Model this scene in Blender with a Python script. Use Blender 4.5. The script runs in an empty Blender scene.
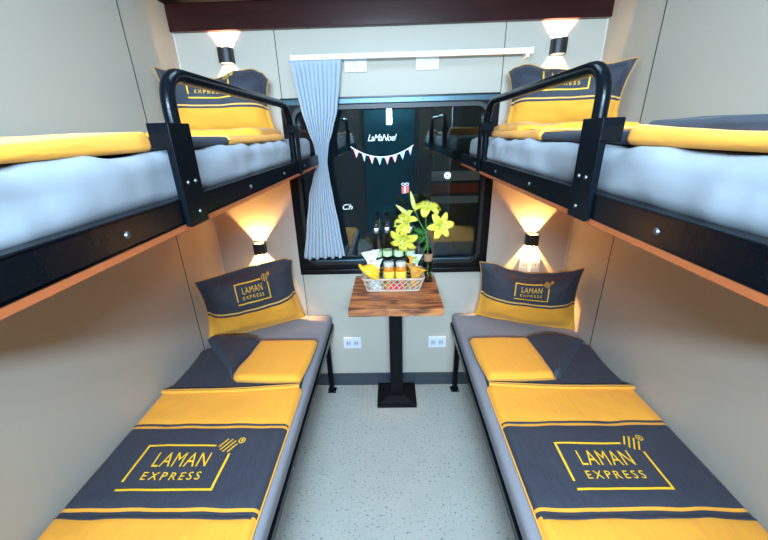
import bpy, bmesh, math, random
from mathutils import Vector, Matrix, noise
random.seed(7)
C = bpy.context.scene.collection
PI = math.pi
sc = bpy.context.scene

# ------------------------------------------------------------------ materials
def mat(name, col, rough=.6, metal=0, spec=.5, bump=0, bscale=200, vary=0, vscale=6, coat=0, trans=0, ior=1.45,
        emit=None, estr=0, sheen=0, stretch=None, col2=None):
    m = bpy.data.materials.new(name); m.use_nodes = True
    nt = m.node_tree; b = nt.nodes['Principled BSDF']
    b.inputs['Base Color'].default_value = (*col, 1)
    b.inputs['Roughness'].default_value = rough
    b.inputs['Metallic'].default_value = metal
    b.inputs['Specular IOR Level'].default_value = spec
    b.inputs['Coat Weight'].default_value = coat
    b.inputs['Transmission Weight'].default_value = trans
    b.inputs['IOR'].default_value = ior
    b.inputs['Sheen Weight'].default_value = sheen
    if emit:
        b.inputs['Emission Color'].default_value = (*emit, 1); b.inputs['Emission Strength'].default_value = estr
    tc = nt.nodes.new('ShaderNodeTexCoord'); src = tc.outputs['Object']
    if stretch:
        mp = nt.nodes.new('ShaderNodeMapping'); mp.inputs['Scale'].default_value = stretch
        nt.links.new(src, mp.inputs['Vector']); src = mp.outputs['Vector']
    if vary or col2:
        n = nt.nodes.new('ShaderNodeTexNoise'); n.inputs['Scale'].default_value = vscale; n.inputs['Detail'].default_value = 4
        nt.links.new(src, n.inputs['Vector'])
        mx = nt.nodes.new('ShaderNodeMix'); mx.data_type = 'RGBA'
        c2 = col2 or tuple(c*(1-vary) for c in col)
        mx.inputs['A'].default_value = (*col, 1); mx.inputs['B'].default_value = (*c2, 1)
        nt.links.new(n.outputs['Fac'], mx.inputs['Factor']); nt.links.new(mx.outputs['Result'], b.inputs['Base Color'])
    if bump:
        n2 = nt.nodes.new('ShaderNodeTexNoise'); n2.inputs['Scale'].default_value = bscale; n2.inputs['Detail'].default_value = 3
        nt.links.new(src, n2.inputs['Vector'])
        bp = nt.nodes.new('ShaderNodeBump'); bp.inputs['Strength'].default_value = bump; bp.inputs['Distance'].default_value = .01
        nt.links.new(n2.outputs['Fac'], bp.inputs['Height']); nt.links.new(bp.outputs['Normal'], b.inputs['Normal'])
    return m

M = {}
M['wall'] = mat('wall_laminate', (.425, .395, .330), .55, vary=.05, vscale=3, spec=.2)
M['seam'] = mat('seam_black', (.012, .012, .014), .6)
M['bead'] = mat('white_bead', (.52, .52, .5), .4)
M['ceiling'] = mat('ceiling_grey', (.30, .30, .29), .6)
M['corr'] = mat('corridor_panel', (.20, .19, .17), .5)
M['maroon'] = mat('maroon_gloss', (.034, .008, .007), .3, spec=.22, vary=.5, vscale=5, stretch=(1, 8, 8))
M['soffit'] = mat('soffit_dark', (.004, .004, .004), .7, spec=.1)
M['slate'] = mat('slate_vinyl', (.042, .052, .062), .5, vary=.2, vscale=14)
M['black'] = mat('black_paint', (.0025, .004, .006), .22, spec=.12, bump=.04, bscale=60)
M['blackmatte'] = mat('black_matte', (.005, .005, .006), .5, spec=.12)
M['rubber'] = mat('rubber_black', (.006, .007, .008), .45)
M['frame'] = mat('window_black', (.003, .004, .005), .3, spec=.2)
M['bar'] = mat('window_bar', (.05, .10, .13), .35, metal=.5, vary=.4, vscale=9)
M['bolt'] = mat('bolt_steel', (.14, .15, .16), .45, metal=1)
M['copper'] = mat('board_edge', (.44, .115, .035), .5, vary=.2, vscale=10)
M['under'] = mat('board_under', (.34, .20, .11), .6, vary=.2, vscale=5)
M['sheet'] = mat('sheet_blue_grey', (.240, .268, .300), .85, bump=.22, bscale=11, stretch=(1, 1, 1.6), sheen=.1)
M['pad'] = mat('pad_grey', (.235, .232, .25), .7, bump=.06, bscale=300, vary=.07, vscale=8)
M['yellow'] = mat('fabric_yellow', (.86, .36, .028), .8, bump=.45, bscale=42, vary=.06, vscale=9, sheen=.1, stretch=(1, .22, 1))
M['dark'] = mat('fabric_charcoal', (.040, .045, .060), .62, bump=.55, bscale=55, vary=.12, vscale=9, sheen=.03, spec=.3, stretch=(1, .2, 1))
M['pipe'] = mat('fabric_piping', (.50, .25, .05), .7)
M['print'] = mat('print_yellow', (.86, .50, .02), .6)
M['flagtrim'] = mat('fabric_trim_tan', (.75, .42, .10), .8)
M['black_lamp'] = mat('lamp_black', (.010, .010, .011), .42, bump=.08, bscale=500)
M['lampin'] = mat('lamp_inside', (.02, .02, .02), .7)
M['white'] = mat('white_plastic', (.62, .64, .65), .35)
M['slot'] = mat('slot_dark', (.03, .03, .03), .6)
M['insert'] = mat('insert_white', (.50, .53, .57), .3)
M['rod'] = mat('rod_white', (.82, .84, .85), .35)
M['curtain'] = mat('curtain_cloth', (.31, .37, .43), .9, bump=.12, bscale=240, vary=.08, vscale=30, stretch=(2, 2, .25), sheen=.1)
M['glass'] = mat('glass_window', (.80, .90, .92), .0, trans=1, ior=1.52)
M['clear'] = mat('glass_bottle', (.98, 1, 1), .01, trans=1, ior=1.22)
M['vase'] = mat('glass_vase', (.75, .82, .80), .03, trans=1, ior=1.35)
M['cap'] = mat('cap_black', (.012, .014, .013), .35)
M['neck'] = mat('neck_white', (.85, .87, .87), .5)
M['label_green'] = mat('label_green', (.66, .70, .60), .5, col2=(.30, .50, .06), vscale=50)
M['juice'] = mat('juice_orange', (.75, .25, .015), .25, vary=.3, vscale=30)
M['juicelabel'] = mat('label_orange', (.85, .45, .05), .5, col2=(.85, .72, .10), vscale=35)
M['lid'] = mat('lid_silver', (.75, .77, .78), .3, metal=.5)
M['banana'] = mat('banana_peel', (.85, .52, .02), .45, vary=.2, vscale=25)
M['stemtip'] = mat('banana_tip', (.16, .12, .02), .6)
M['basket'] = mat('basket_cream', (.54, .41, .31), .6, bump=.2, bscale=200)
M['redpack'] = mat('pack_red', (.75, .03, .06), .35, vary=.3, vscale=20)
M['green'] = mat('leaf_green', (.035, .17, .03), .45, vary=.4, vscale=30)
M['stem'] = mat('stem_green', (.07, .22, .035), .5)
M['petal'] = mat('lily_petal', (.74, .64, .04), .5, col2=(.66, .66, .10), vscale=25)
M['bud'] = mat('lily_bud', (.52, .60, .14), .5, col2=(.70, .70, .20), vscale=30)
M['anther'] = mat('lily_anther', (.25, .09, .02), .7)
M['twine'] = mat('twine_brown', (.30, .18, .09), .8, bump=.4, bscale=200)
M['gold'] = mat('gold_pouch', (.62, .27, .02), .5)
M['goldprint'] = mat('gold_print', (.05, .028, .01), .6)
M['sticker_white'] = mat('sticker_white', (.85, .87, .9), .5)
M['sticker_pink'] = mat('sticker_pink', (.80, .38, .36), .5)
M['sticker_blue'] = mat('sticker_blue', (.42, .68, .74), .5)
M['sticker_lilac'] = mat('sticker_lilac', (.52, .50, .72), .5)
M['sticker_red'] = mat('sticker_red', (.60, .10, .09), .5)
M['lampglow'] = mat('lamp_diffuser', (.9, .9, .9), .5, emit=(.84, .94, 1.0), estr=2.5)
M['teal'] = mat('teal_laminate', (.04, .22, .30), .25, coat=.4)
M['coach'] = mat('coach_teal', (.03, .06, .07), .4)
M['coachred'] = mat('coach_red', (.45, .05, .03), .4)
M['coachwhite'] = mat('coach_white', (.55, .6, .6), .4)
M['ground'] = mat('ballast', (.05, .045, .04), .9, bump=.5, bscale=30)

def wood():
    m = mat('table_wood', (.30, .10, .035), .3, coat=.35); nt = m.node_tree; b = nt.nodes['Principled BSDF']
    tc = nt.nodes.new('ShaderNodeTexCoord'); mp = nt.nodes.new('ShaderNodeMapping'); mp.inputs['Scale'].default_value = (2.2, 11, 6)
    mp.inputs['Rotation'].default_value = (0, 0, .12)
    n = nt.nodes.new('ShaderNodeTexNoise'); n.inputs['Scale'].default_value = 2.1; n.inputs['Detail'].default_value = 7; n.inputs['Distortion'].default_value = 1.3
    r = nt.nodes.new('ShaderNodeValToRGB'); e = r.color_ramp.elements
    e[0].position = .30; e[0].color = (.07, .022, .010, 1); e[1].position = .72; e[1].color = (.62, .26, .085, 1)
    x = r.color_ramp.elements.new(.46); x.color = (.30, .10, .038, 1)
    x = r.color_ramp.elements.new(.56); x.color = (.48, .17, .05, 1)
    nt.links.new(tc.outputs['Object'], mp.inputs['Vector']); nt.links.new(mp.outputs['Vector'], n.inputs['Vector'])
    nt.links.new(n.outputs['Fac'], r.inputs['Fac']); nt.links.new(r.outputs['Color'], b.inputs['Base Color'])
    return m
M['wood'] = wood()

def terrazzo():
    m = mat('floor_terrazzo', (.5, .52, .5), .35, spec=.4); nt = m.node_tree; b = nt.nodes['Principled BSDF']
    tc = nt.nodes.new('ShaderNodeTexCoord'); L = nt.links.new
    def mix(fac, a, bb):
        mx = nt.nodes.new('ShaderNodeMix'); mx.data_type = 'RGBA'
        L(fac, mx.inputs['Factor'])
        for s, k in ((a, 'A'), (bb, 'B')):
            if isinstance(s, tuple): mx.inputs[k].default_value = (*s, 1)
            else: L(s, mx.inputs[k])
        return mx.outputs['Result']
    def ramp(src, p0, p1):
        r = nt.nodes.new('ShaderNodeMapRange'); r.inputs['From Min'].default_value = p0; r.inputs['From Max'].default_value = p1
        L(src, r.inputs['Value']); return r.outputs['Result']
    n1 = nt.nodes.new('ShaderNodeTexNoise'); n1.inputs['Scale'].default_value = 9; n1.inputs['Detail'].default_value = 6
    n2 = nt.nodes.new('ShaderNodeTexNoise'); n2.inputs['Scale'].default_value = 85; n2.inputs['Detail'].default_value = 3
    n3 = nt.nodes.new('ShaderNodeTexNoise'); n3.inputs['Scale'].default_value = 130; n3.inputs['Detail'].default_value = 1
    for n in (n1, n2, n3): L(tc.outputs['Object'], n.inputs['Vector'])
    c = mix(n1.outputs['Fac'], (.46, .455, .40), (.39, .385, .34))
    c = mix(ramp(n2.outputs['Fac'], .61, .68), c, (.15, .16, .15))
    c = mix(ramp(n3.outputs['Fac'], .66, .72), c, (.52, .53, .50))
    br = nt.nodes.new('ShaderNodeTexBrick'); br.offset = 0
    br.inputs['Scale'].default_value = 1; br.inputs['Brick Width'].default_value = .45; br.inputs['Row Height'].default_value = .45
    br.inputs['Mortar Size'].default_value = .0015; br.inputs['Mortar Smooth'].default_value = .1
    mp = nt.nodes.new('ShaderNodeMapping'); mp.inputs['Location'].default_value = (.2, .2, 0)
    L(tc.outputs['Object'], mp.inputs['Vector']); L(mp.outputs['Vector'], br.inputs['Vector'])
    c = mix(br.outputs['Fac'], c, (.385, .38, .335))
    L(c, b.inputs['Base Color'])
    return m
M['floor'] = terrazzo()

def bagmat(name, a, bcol, ccol):
    m = mat(name, a, .3, spec=.5); nt = m.node_tree; b = nt.nodes['Principled BSDF']
    tc = nt.nodes.new('ShaderNodeTexCoord'); n = nt.nodes.new('ShaderNodeTexNoise'); n.inputs['Scale'].default_value = 32; n.inputs['Detail'].default_value = 0
    r = nt.nodes.new('ShaderNodeValToRGB'); r.color_ramp.interpolation = 'CONSTANT'; e = r.color_ramp.elements
    e[0].color = (*bcol, 1); e[1].position = .43; e[1].color = (*a, 1)
    x = r.color_ramp.elements.new(.60); x.color = (*ccol, 1)
    nt.links.new(tc.outputs['Object'], n.inputs['Vector']); nt.links.new(n.outputs['Fac'], r.inputs['Fac']); nt.links.new(r.outputs['Color'], b.inputs['Base Color'])
    return m
M['bagA'] = bagmat('snack_bag_print', (.76, .83, .85), (.50, .66, .74), (.62, .30, .22))
M['bagB'] = bagmat('snack_bag_green_print', (.76, .83, .84), (.22, .55, .12), (.50, .62, .72))

# ------------------------------------------------------------------ builders
class MB:
    def __init__(s): s.v = []; s.f = []; s.mi = []; s.sm = []
    def add(s, vs, fs, mi=0, smooth=False):
        o = len(s.v); s.v += [Vector(v) for v in vs]
        for i, f in enumerate(fs):
            s.f.append([o+k for k in f]); s.mi.append(mi[i] if isinstance(mi, list) else mi); s.sm.append(smooth)
    def box(s, x0, x1, y0, y1, z0, z1, bev=0, mi=0, rot=None, seg=2):
        b = bmesh.new(); bmesh.ops.create_cube(b, size=1)
        bmesh.ops.scale(b, vec=(abs(x1-x0), abs(y1-y0), abs(z1-z0)), verts=b.verts)
        if bev: bmesh.ops.bevel(b, geom=b.edges[:], offset=bev, segments=seg, affect='EDGES', profile=.5)
        c = Vector(((x0+x1)/2, (y0+y1)/2, (z0+z1)/2))
        b.verts.index_update()
        vs = [(rot @ v.co if rot else v.co.copy()) + c for v in b.verts]
        s.add(vs, [[v.index for v in f.verts] for f in b.faces], mi, False); b.free()
    def tube(s, pts, r, n=12, mi=0, cap=True):
        pts = [Vector(p) for p in pts]; rs = r if isinstance(r, (list, tuple)) else [r]*len(pts)
        t0 = (pts[1]-pts[0]).normalized(); up = Vector((0, 0, 1)) if abs(t0.z) < .9 else Vector((1, 0, 0))
        nrm = t0.cross(up).normalized(); vs = []; fs = []
        for i, p in enumerate(pts):
            t = (pts[min(i+1, len(pts)-1)]-pts[max(i-1, 0)]).normalized()
            nrm = (nrm - t*nrm.dot(t)).normalized(); bn = t.cross(nrm)
            for k in range(n):
                a = 2*PI*k/n; vs.append(p + (nrm*math.cos(a)+bn*math.sin(a))*rs[i])
        for i in range(len(pts)-1):
            for k in range(n): fs.append([i*n+k, i*n+(k+1) % n, (i+1)*n+(k+1) % n, (i+1)*n+k])
        s.add(vs, fs, mi, True)
        if cap: s.add(vs[:n], [list(range(n))[::-1]], mi); s.add(vs[-n:], [list(range(n))], mi)
    def lathe(s, prof, c, n=28, mi=0, smooth=True, caps=True):
        c = Vector(c); vs = []; fs = []
        for r, z in prof:
            for k in range(n): vs.append(c+Vector((r*math.cos(2*PI*k/n), r*math.sin(2*PI*k/n), z)))
        for i in range(len(prof)-1):
            for k in range(n): fs.append([i*n+k, i*n+(k+1) % n, (i+1)*n+(k+1) % n, (i+1)*n+k])
        s.add(vs, fs, mi, smooth)
        if not caps: return
        if prof[0][0] > 1e-5: s.add(vs[:n], [list(range(n))[::-1]], mi)
        if prof[-1][0] > 1e-5: s.add(vs[-n:], [list(range(n))], mi)
    def prism(s, poly, y0, y1, mi=0):            # polygon in xz, extruded along y
        n = len(poly); vs = [(x, y0, z) for x, z in poly]+[(x, y1, z) for x, z in poly]
        s.add(vs, [list(range(n)), list(range(2*n-1, n-1, -1))]+[[k, k+n, (k+1) % n+n, (k+1) % n] for k in range(n)], mi)
    def build(s, name, m, parent=None, weld=False):
        off = ROOTLOC.get(parent.name, Vector()) if parent else Vector()
        if parent is None and s.v:
            pass
        me = bpy.data.meshes.new(name); me.from_pydata([v-off for v in s.v], [], s.f)
        for mm in (m if isinstance(m, list) else [m]): me.materials.append(mm)
        for p, i, sm in zip(me.polygons, s.mi, s.sm): p.material_index = i; p.use_smooth = sm
        b = bmesh.new(); b.from_mesh(me)
        if weld: bmesh.ops.remove_doubles(b, verts=b.verts, dist=1e-5)
        bmesh.ops.recalc_face_normals(b, faces=b.faces); b.to_mesh(me); b.free(); me.update()
        o = bpy.data.objects.new(name, me); C.objects.link(o)
        if parent: o.parent = parent; ROOTLOC[o.name] = off
        return o
ROOTLOC = {}
def tag(o, label, cat, group=None):
    o['label'] = label; o['category'] = cat
    if group: o['group'] = group
    return o
def thing(name, loc, label, cat, group=None):
    o = bpy.data.objects.new(name, None); C.objects.link(o); o.location = loc; o.empty_display_size = .05
    ROOTLOC[o.name] = Vector(loc); return tag(o, label, cat, group)
def struct(name, mb, m, parent=None):
    o = mb.build(name, m, parent)
    if not parent: o['kind'] = 'structure'
    return o
def B(*a, **k): m = MB(); m.box(*a, **k); return m
def fillet(pts, rad, n=8):
    pts = [Vector(p) for p in pts]; out = [pts[0]]
    for i in range(1, len(pts)-1):
        a, p, b = pts[i-1], pts[i], pts[i+1]; r = rad[i-1] if isinstance(rad, (list, tuple)) else rad
        d0 = (a-p).normalized(); d1 = (b-p).normalized(); q0 = p+d0*r; q1 = p+d1*r
        for k in range(n+1):
            t = k/n; out.append(q0*(1-t)**2+p*2*t*(1-t)+q1*t*t)
    out.append(pts[-1]); return out
def nz(x, y, z=0): return noise.noise(Vector((x, y, z)))

def softbox(x0, x1, y0, y1, z0, z1, r=.02, amp=.0, freq=6, ny=40, seed=0, nprof=7, nx=12, nzz=4, mi=0, endr=None, zf=None):
    """rounded slab of cloth or foam: a rounded-rectangle section swept along y"""
    m = MB(); cx, cz = (x0+x1)/2, (z0+z1)/2; hx, hz = (x1-x0)/2, (z1-z0)/2; r = min(r, hz*.98)
    prof = []
    cor = [(1, 1, 0), (-1, 1, PI/2), (-1, -1, PI), (1, -1, 3*PI/2)]
    for i, (sx, sz, a0) in enumerate(cor):
        for k in range(nprof):
            a = a0+PI/2*k/(nprof-1); prof.append((sx*(hx-r)+r*math.cos(a), sz*(hz-r)+r*math.sin(a)))
        nsx, nsz, na = cor[(i+1) % 4]; p = prof[-1]; q = (nsx*(hx-r)+r*math.cos(na), nsz*(hz-r)+r*math.sin(na))
        N = nx if i % 2 == 0 else nzz
        for k in range(1, N): t = k/N; prof.append((p[0]*(1-t)+q[0]*t, p[1]*(1-t)+q[1]*t))
    n = len(prof); er = endr or r
    ys = []
    for k in range(6): a = PI/2*k/6; ys.append((y0+er*(1-math.cos(a)), er*(1-math.sin(a))))
    for k in range(ny+1): ys.append((y0+er+(y1-y0-2*er)*k/ny, 0))
    for k in range(1, 7): a = PI/2*k/6; ys.append((y1-er+er*math.sin(a), er*(1-math.cos(a))))
    vs = []; fs = []
    for y, sh in ys:
        fx = max((hx-sh)/hx, .02); fz = max((hz-sh)/hz, .02)
        for px, pz in prof:
            x = cx+px*fx; z = cz+pz*fz
            if amp:
                d = amp*nz(x*freq+seed, y*freq, z*freq*2+seed*3) + amp*.4*nz(x*freq*2.7, y*freq*2.7+seed, z*9)
                if pz > -hz*.6: z += d*(pz/hz+.6)/1.6; 
                x += d*.7*(1 if px > 0 else -1)*(abs(px)/hx)**6
            if zf and pz > 0: z += zf(x, y)*(pz/hz)
            vs.append((x, y, z))
    for i in range(len(ys)-1):
        for k in range(n): fs.append([i*n+k, i*n+(k+1) % n, (i+1)*n+(k+1) % n, (i+1)*n+k])
    m.add(vs, fs, mi, True); m.add(vs[:n], [list(range(n))[::-1]], mi, True); m.add(vs[-n:], [list(range(n))], mi, True)
    return m

def polyline(pts, n):
    pts = [Vector(p) for p in pts]; L = [0]
    for a, b in zip(pts, pts[1:]): L.append(L[-1]+(b-a).length)
    out = []
    for k in range(n+1):
        d = L[-1]*k/n; i = 0
        while i < len(L)-2 and d > L[i+1]: i += 1
        t = (d-L[i])/max(L[i+1]-L[i], 1e-9); out.append(pts[i].lerp(pts[i+1], min(t, 1)))
    return out
def coons(bot, right, top, left, nu, nv):
    """bot, top run left to right, left, right run bottom to top (2-D points); returns grid"""
    b, t = polyline(bot, nu), polyline(top, nu); l, r = polyline(left, nv), polyline(right, nv); g = []
    for j in range(nv+1):
        v = j/nv; row = []
        for i in range(nu+1):
            u = i/nu
            p = b[i]*(1-v)+t[i]*v + l[j]*(1-u)+r[j]*u - (b[0]*(1-u)*(1-v)+b[-1]*u*(1-v)+t[0]*(1-u)*v+t[-1]*u*v)
            row.append(p)
        g.append(row)
    return g
def pad(bot, right, top, left, z0, th, er=.03, nu=24, nv=24, amp=.002, freq=9, seed=0, extra=None):
    g = coons(bot, right, top, left, nu, nv); m = MB(); vs = []; fs = []
    W = (Vector(bot[-1])-Vector(bot[0])).length; H = (Vector(left[-1])-Vector(left[0])).length
    for j in range(nv+1):
        for i in range(nu+1):
            u, v = i/nu, j/nv; d = min(u*W, (1-u)*W, v*H, (1-v)*H); q = min(d/er, 1); e = math.sqrt(max(0, 1-(1-q)**2))
            p = g[j][i]; z = z0+.003+th*e+(amp*nz(p.x*freq+seed, p.y*freq, seed)+(extra(u, v) if extra else 0))*min(1, q)
            vs.append((p.x, p.y, z))
    K = len(vs); w = nu+1
    for j in range(nv+1):
        for i in range(nu+1): vs.append((g[j][i].x, g[j][i].y, z0))
    for j in range(nv):
        for i in range(nu):
            a = j*w+i; fs.append([a, a+1, a+w+1, a+w]); fs.append([K+a, K+a+w, K+a+w+1, K+a+1])
    ring = [i for i in range(w)]+[j*w+nu for j in range(1, nv+1)]+[nv*w+i for i in range(nu-1, -1, -1)]+[j*w for j in range(nv-1, 0, -1)]
    for k in range(len(ring)):
        a, b = ring[k], ring[(k+1) % len(ring)]; fs.append([a, K+a, K+b, b])
    m.add(vs, fs, 0, True); return m

# ------------------------------------------------------------------ lettering
def text2d(s, shear=0, bold=.0, space=1.0):
    cu = bpy.data.curves.new('lettering', 'FONT'); cu.body = s; cu.size = 1; cu.shear = shear; cu.offset = bold; cu.space_character = space; cu.resolution_u = 3
    o = bpy.data.objects.new('lettering', cu); C.objects.link(o); bpy.context.view_layer.update()
    me = bpy.data.meshes.new_from_object(o.evaluated_get(bpy.context.evaluated_depsgraph_get()))
    vs = [(v.co.x, v.co.y) for v in me.vertices]; fs = [list(p.vertices) for p in me.polygons]
    bpy.data.objects.remove(o); bpy.data.curves.remove(cu); bpy.data.meshes.remove(me)
    x0 = min(v[0] for v in vs); x1 = max(v[0] for v in vs); y0 = min(v[1] for v in vs); y1 = max(v[1] for v in vs)
    return [((x-x0)/(x1-x0), (y-y0)/(y1-y0)) for x, y in vs], fs
T_A = text2d('LAMAN', bold=.0, space=1.12); T_B = text2d('EXPRESS', bold=.006, space=1.4)
def logo2d(lw=.026):
    """emblem in a frame 1 wide and .56 tall, origin bottom left"""
    H = .56; vs = []; fs = []
    def quad(p): o = len(vs); vs.extend(p); fs.append([o+k for k in range(len(p))])
    def seg(x0, y0, x1, y1, n=10):
        for k in range(n):
            a, b = k/n, (k+1)/n; X0, X1 = x0+(x1-x0)*a, x0+(x1-x0)*b; Y0, Y1 = y0+(y1-y0)*a, y0+(y1-y0)*b
            if abs(x1-x0) > abs(y1-y0): quad([(X0, Y0-lw/2), (X1, Y1-lw/2), (X1, Y1+lw/2), (X0, Y0+lw/2)])
            else: quad([(X0-lw/2, Y0), (X0+lw/2, Y0), (X1+lw/2, Y1), (X1-lw/2, Y1)])
    seg(0, H, .80, H); seg(0, .09, 0, H+lw/2); seg(-.015, 0, 1+lw/2, 0); seg(1, 0, 1, H*.80)
    for (tv, tf), (x0, x1, y0, y1) in ((T_A, (.19, .80, H*.49, H*.82)), (T_B, (.17, .81, H*.20, H*.37))):
        o = len(vs); vs.extend([(x0+(x1-x0)*u, y0+(y1-y0)*v) for u, v in tv]); fs.extend([[o+k for k in f] for f in tf])
    d = Vector((.5, .87)); pp = Vector((.87, -.5)); c = Vector((.935, H+.005))
    for k in range(4):
        off = (k-1.5)*.050; ln = .082*math.sqrt(max(0, 1-(off/.105)**2))+.012
        a = c+pp*off-d*ln; b = c+pp*off+d*ln; w = pp*.0085
        quad([tuple(a-w), tuple(a+w), tuple(b+w), tuple(b-w)])
    rc = Vector((1.075, H+.075))
    for k in range(16):
        a, b = 2*PI*k/16, 2*PI*(k+1)/16
        quad([tuple(rc+Vector((math.cos(t), math.sin(t)))*r) for t, r in ((a, .030), (b, .030), (b, .042), (a, .042))])
    for q in ([(-.012, -.02), (-.004, -.02), (-.004, .02), (-.012, .02)], [(-.004, .012), (.012, .012), (.012, .02), (-.004, .02)],
              [(-.004, -.004), (.012, -.004), (.012, .004), (-.004, .004)], [(.006, .004), (.012, .004), (.012, .012), (.006, .012)], [(.0, -.004), (.008, -.004), (.014, -.02), (.006, -.02)]):
        quad([(rc.x+x, rc.y+y) for x, y in q])
    return vs, fs
LOGO = logo2d()
def decal(vs, fs, fn, maxlen=.014, scale=1):
    b = bmesh.new(); bv = [b.verts.new((x*scale, y*scale, 0)) for x, y in vs]
    for f in fs:
        try: b.faces.new([bv[k] for k in f])
        except ValueError: pass
    bmesh.ops.triangulate(b, faces=b.faces[:])
    for _ in range(3):
        es = [e for e in b.edges if e.calc_length() > maxlen]
        if not es: break
        bmesh.ops.subdivide_edges(b, edges=es, cuts=1); bmesh.ops.triangulate(b, faces=[f for f in b.faces if len(f.verts) > 3])
    b.verts.index_update(); m = MB()
    m.add([fn(v.co.x/scale, v.co.y/scale) for v in b.verts], [[v.index for v in f.verts] for f in b.faces]); b.free(); return m

# ------------------------------------------------------------------ camera
CAM = Vector((.0075, -1.9, 1.5775))
pt, yw, rl = math.radians(21.5698), math.radians(1.5003), math.radians(1.5785)
Yw = Matrix.Rotation(yw, 3, 'Z')
fwd = Yw @ Vector((0, math.cos(pt), -math.sin(pt))); upv = Yw @ Vector((0, math.sin(pt), math.cos(pt))); rt = Yw @ Vector((1, 0, 0))
rt2 = rt*math.cos(rl) - upv*math.sin(rl); up2 = rt*math.sin(rl) + upv*math.cos(rl)
cam = bpy.data.cameras.new('camera'); co = bpy.data.objects.new('camera', cam); C.objects.link(co)
R = Matrix((rt2, up2, -fwd)).transposed(); co.matrix_world = Matrix.Translation(CAM) @ R.to_4x4()
cam.sensor_width = 36; cam.lens = 349.02/768*36; cam.clip_start = .01; sc.camera = co

# ------------------------------------------------------------------ setting
XL, XR = -.993, 1.002; YF = -2.0; ZC = 2.35
WX0, WX1, WZ0, WZ1 = -.530, .545, .812, 1.742
m = MB(); t = .06
m.box(XL-.06, WX0, 0, t, -.02, ZC); m.box(WX1, XR+.06, 0, t, -.02, ZC); m.box(WX0, WX1, 0, t, -.02, WZ0); m.box(WX0, WX1, 0, t, WZ1, ZC)
struct('wall_back', m, M['wall'])
struct('wall_left', B(XL-.06, XL, YF-.06, 0, -.02, ZC), M['wall'])
struct('wall_right', B(XR, XR+.06, YF-.06, 0, -.02, ZC), M['wall'])
m = MB(); m.box(XL, -.66, YF-.06, YF, -.02, ZC); m.box(.66, XR, YF-.06, YF, -.02, ZC); m.box(-.66, .66, YF-.06, YF, 2.30, ZC); struct('wall_front', m, M['corr'])  # doorway opened wide and high to let the added corridor light in
struct('wall_added_corridor', B(-1.4, 1.4, -3.46, -3.4, -.02, ZC), M['corr'])  # invented corridor behind the camera, made for its light and window reflections
d1 = struct('door_1', B(-.36, .36, -3.40, -3.375, 0, 2.05, bev=.003), M['teal']); B(.26, .30, -3.375, -3.355, .95, 1.15, bev=.004).build('door_handle', M['bolt'], d1)
m = MB(); m.box(-1.46, -1.4, -3.46, YF-.06, -.02, ZC); m.box(1.4, 1.46, -3.46, YF-.06, -.02, ZC); m.box(-1.4, XL-.06, YF-.06, YF, -.02, ZC); m.box(XR+.06, 1.4, YF-.06, YF, -.02, ZC); struct('wall_added_corridor_ends', m, M['corr'])  # side walls closing off the invented corridor
struct('floor', B(-1.46, 1.46, -3.46, .06, -.06, 0), M['floor'])
struct('ceiling', B(-1.46, 1.46, -3.46, .06, ZC, ZC+.05), M['ceiling'])
struct('trim_1', B(XL, XR, -.03, 0, 2.028, 2.134, bev=.002), M['maroon'])
struct('trim_2', B(XL, XR, -.38, 0, 2.134, 2.165), M['soffit'])
struct('baseboard_back', B(XL, XR, -.007, 0, 0, .096, bev=.001), M['slate'])
struct('baseboard_left', B(XL, XL+.007, YF, -.007, 0, .096), M['slate'])
struct('baseboard_right', B(XR-.007, XR, YF, -.007, 0, .096), M['slate'])
m = MB()
for x in (-.5215, .547):
    m.box(x-.0017, x+.0017, -.0012, 0, WZ1, 2.028); m.box(x-.0015, x+.0015, -.0012, 0, .096, WZ0)
m.box(XL, XL+.0012, -.3560, -.3525, .096, ZC); m.box(XR-.0012, XR, -.3785, -.3750, .096, ZC)
struct('trim_3', m, M['seam'])
m = MB(); m.box(XL, XL+.006, -.006, 0, .096, 2.028); m.box(XR-.006, XR, -.006, 0, .096, 2.028); struct('trim_4', m, M['bead'])

# window
def rrect(x0, x1, z0, z1, r, n=8):
    p = []
    for cx, cz, a0 in ((x1-r, z1-r, 0), (x0+r, z1-r, PI/2), (x0+r, z0+r, PI), (x1-r, z0+r, 3*PI/2)):
        for k in range(n+1): a = a0+PI/2*k/n; p.append((cx+r*math.cos(a), cz+r*math.sin(a)))
    return p
def ringprism(m, outer, inner, y0, y1, mi=0):
    n = len(outer); vs = [(x, y, z) for y in (y0, y1) for x, z in outer]+[(x, y, z) for y in (y0, y1) for x, z in inner]
    fs = []
    for k in range(n):
        j = (k+1) % n
        fs += [[k, j, 2*n+j, 2*n+k], [n+k, 3*n+k, 3*n+j, n+j], [k, n+k, n+j, j], [2*n+k, 2*n+j, 3*n+j, 3*n+k]]
    m.add(vs, fs, mi)
GX0, GX1, GZ0, GZ1 = -.470, .488, .885, 1.690
m = MB(); ringprism(m, rrect(WX0, WX1, WZ0, WZ1, .004), rrect(GX0, GX1, GZ0, GZ1, .055), -.012, .05)
win = struct('window_1', m, M['frame'])
m = MB(); ringprism(m, rrect(GX0-.014, GX1+.014, GZ0-.014, GZ1+.014, .065), rrect(GX0+.004, GX1-.004, GZ0+.004, GZ1-.004, .052), -.019, .012); m.build('window_gasket', M['rubber'], win)
m = MB(); m.box(WX0+.01, WX1-.01, -.026, -.012, 1.708, 1.735, bev=.004)
for k in range(7): x = WX0+.08+k*.155; m.lathe([(.0, -.0), (.003, .0005), (.0045, .002), (.0, .003)], (x, -.0255, 1.7215), 10, 1)
m.build('window_top_bar', [M['bar'], M['frame']], win)
B(WX0+.005, WX1-.005, -.03, -.012, .815, .845, bev=.004).build('window_sill', M['frame'], win)
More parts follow.
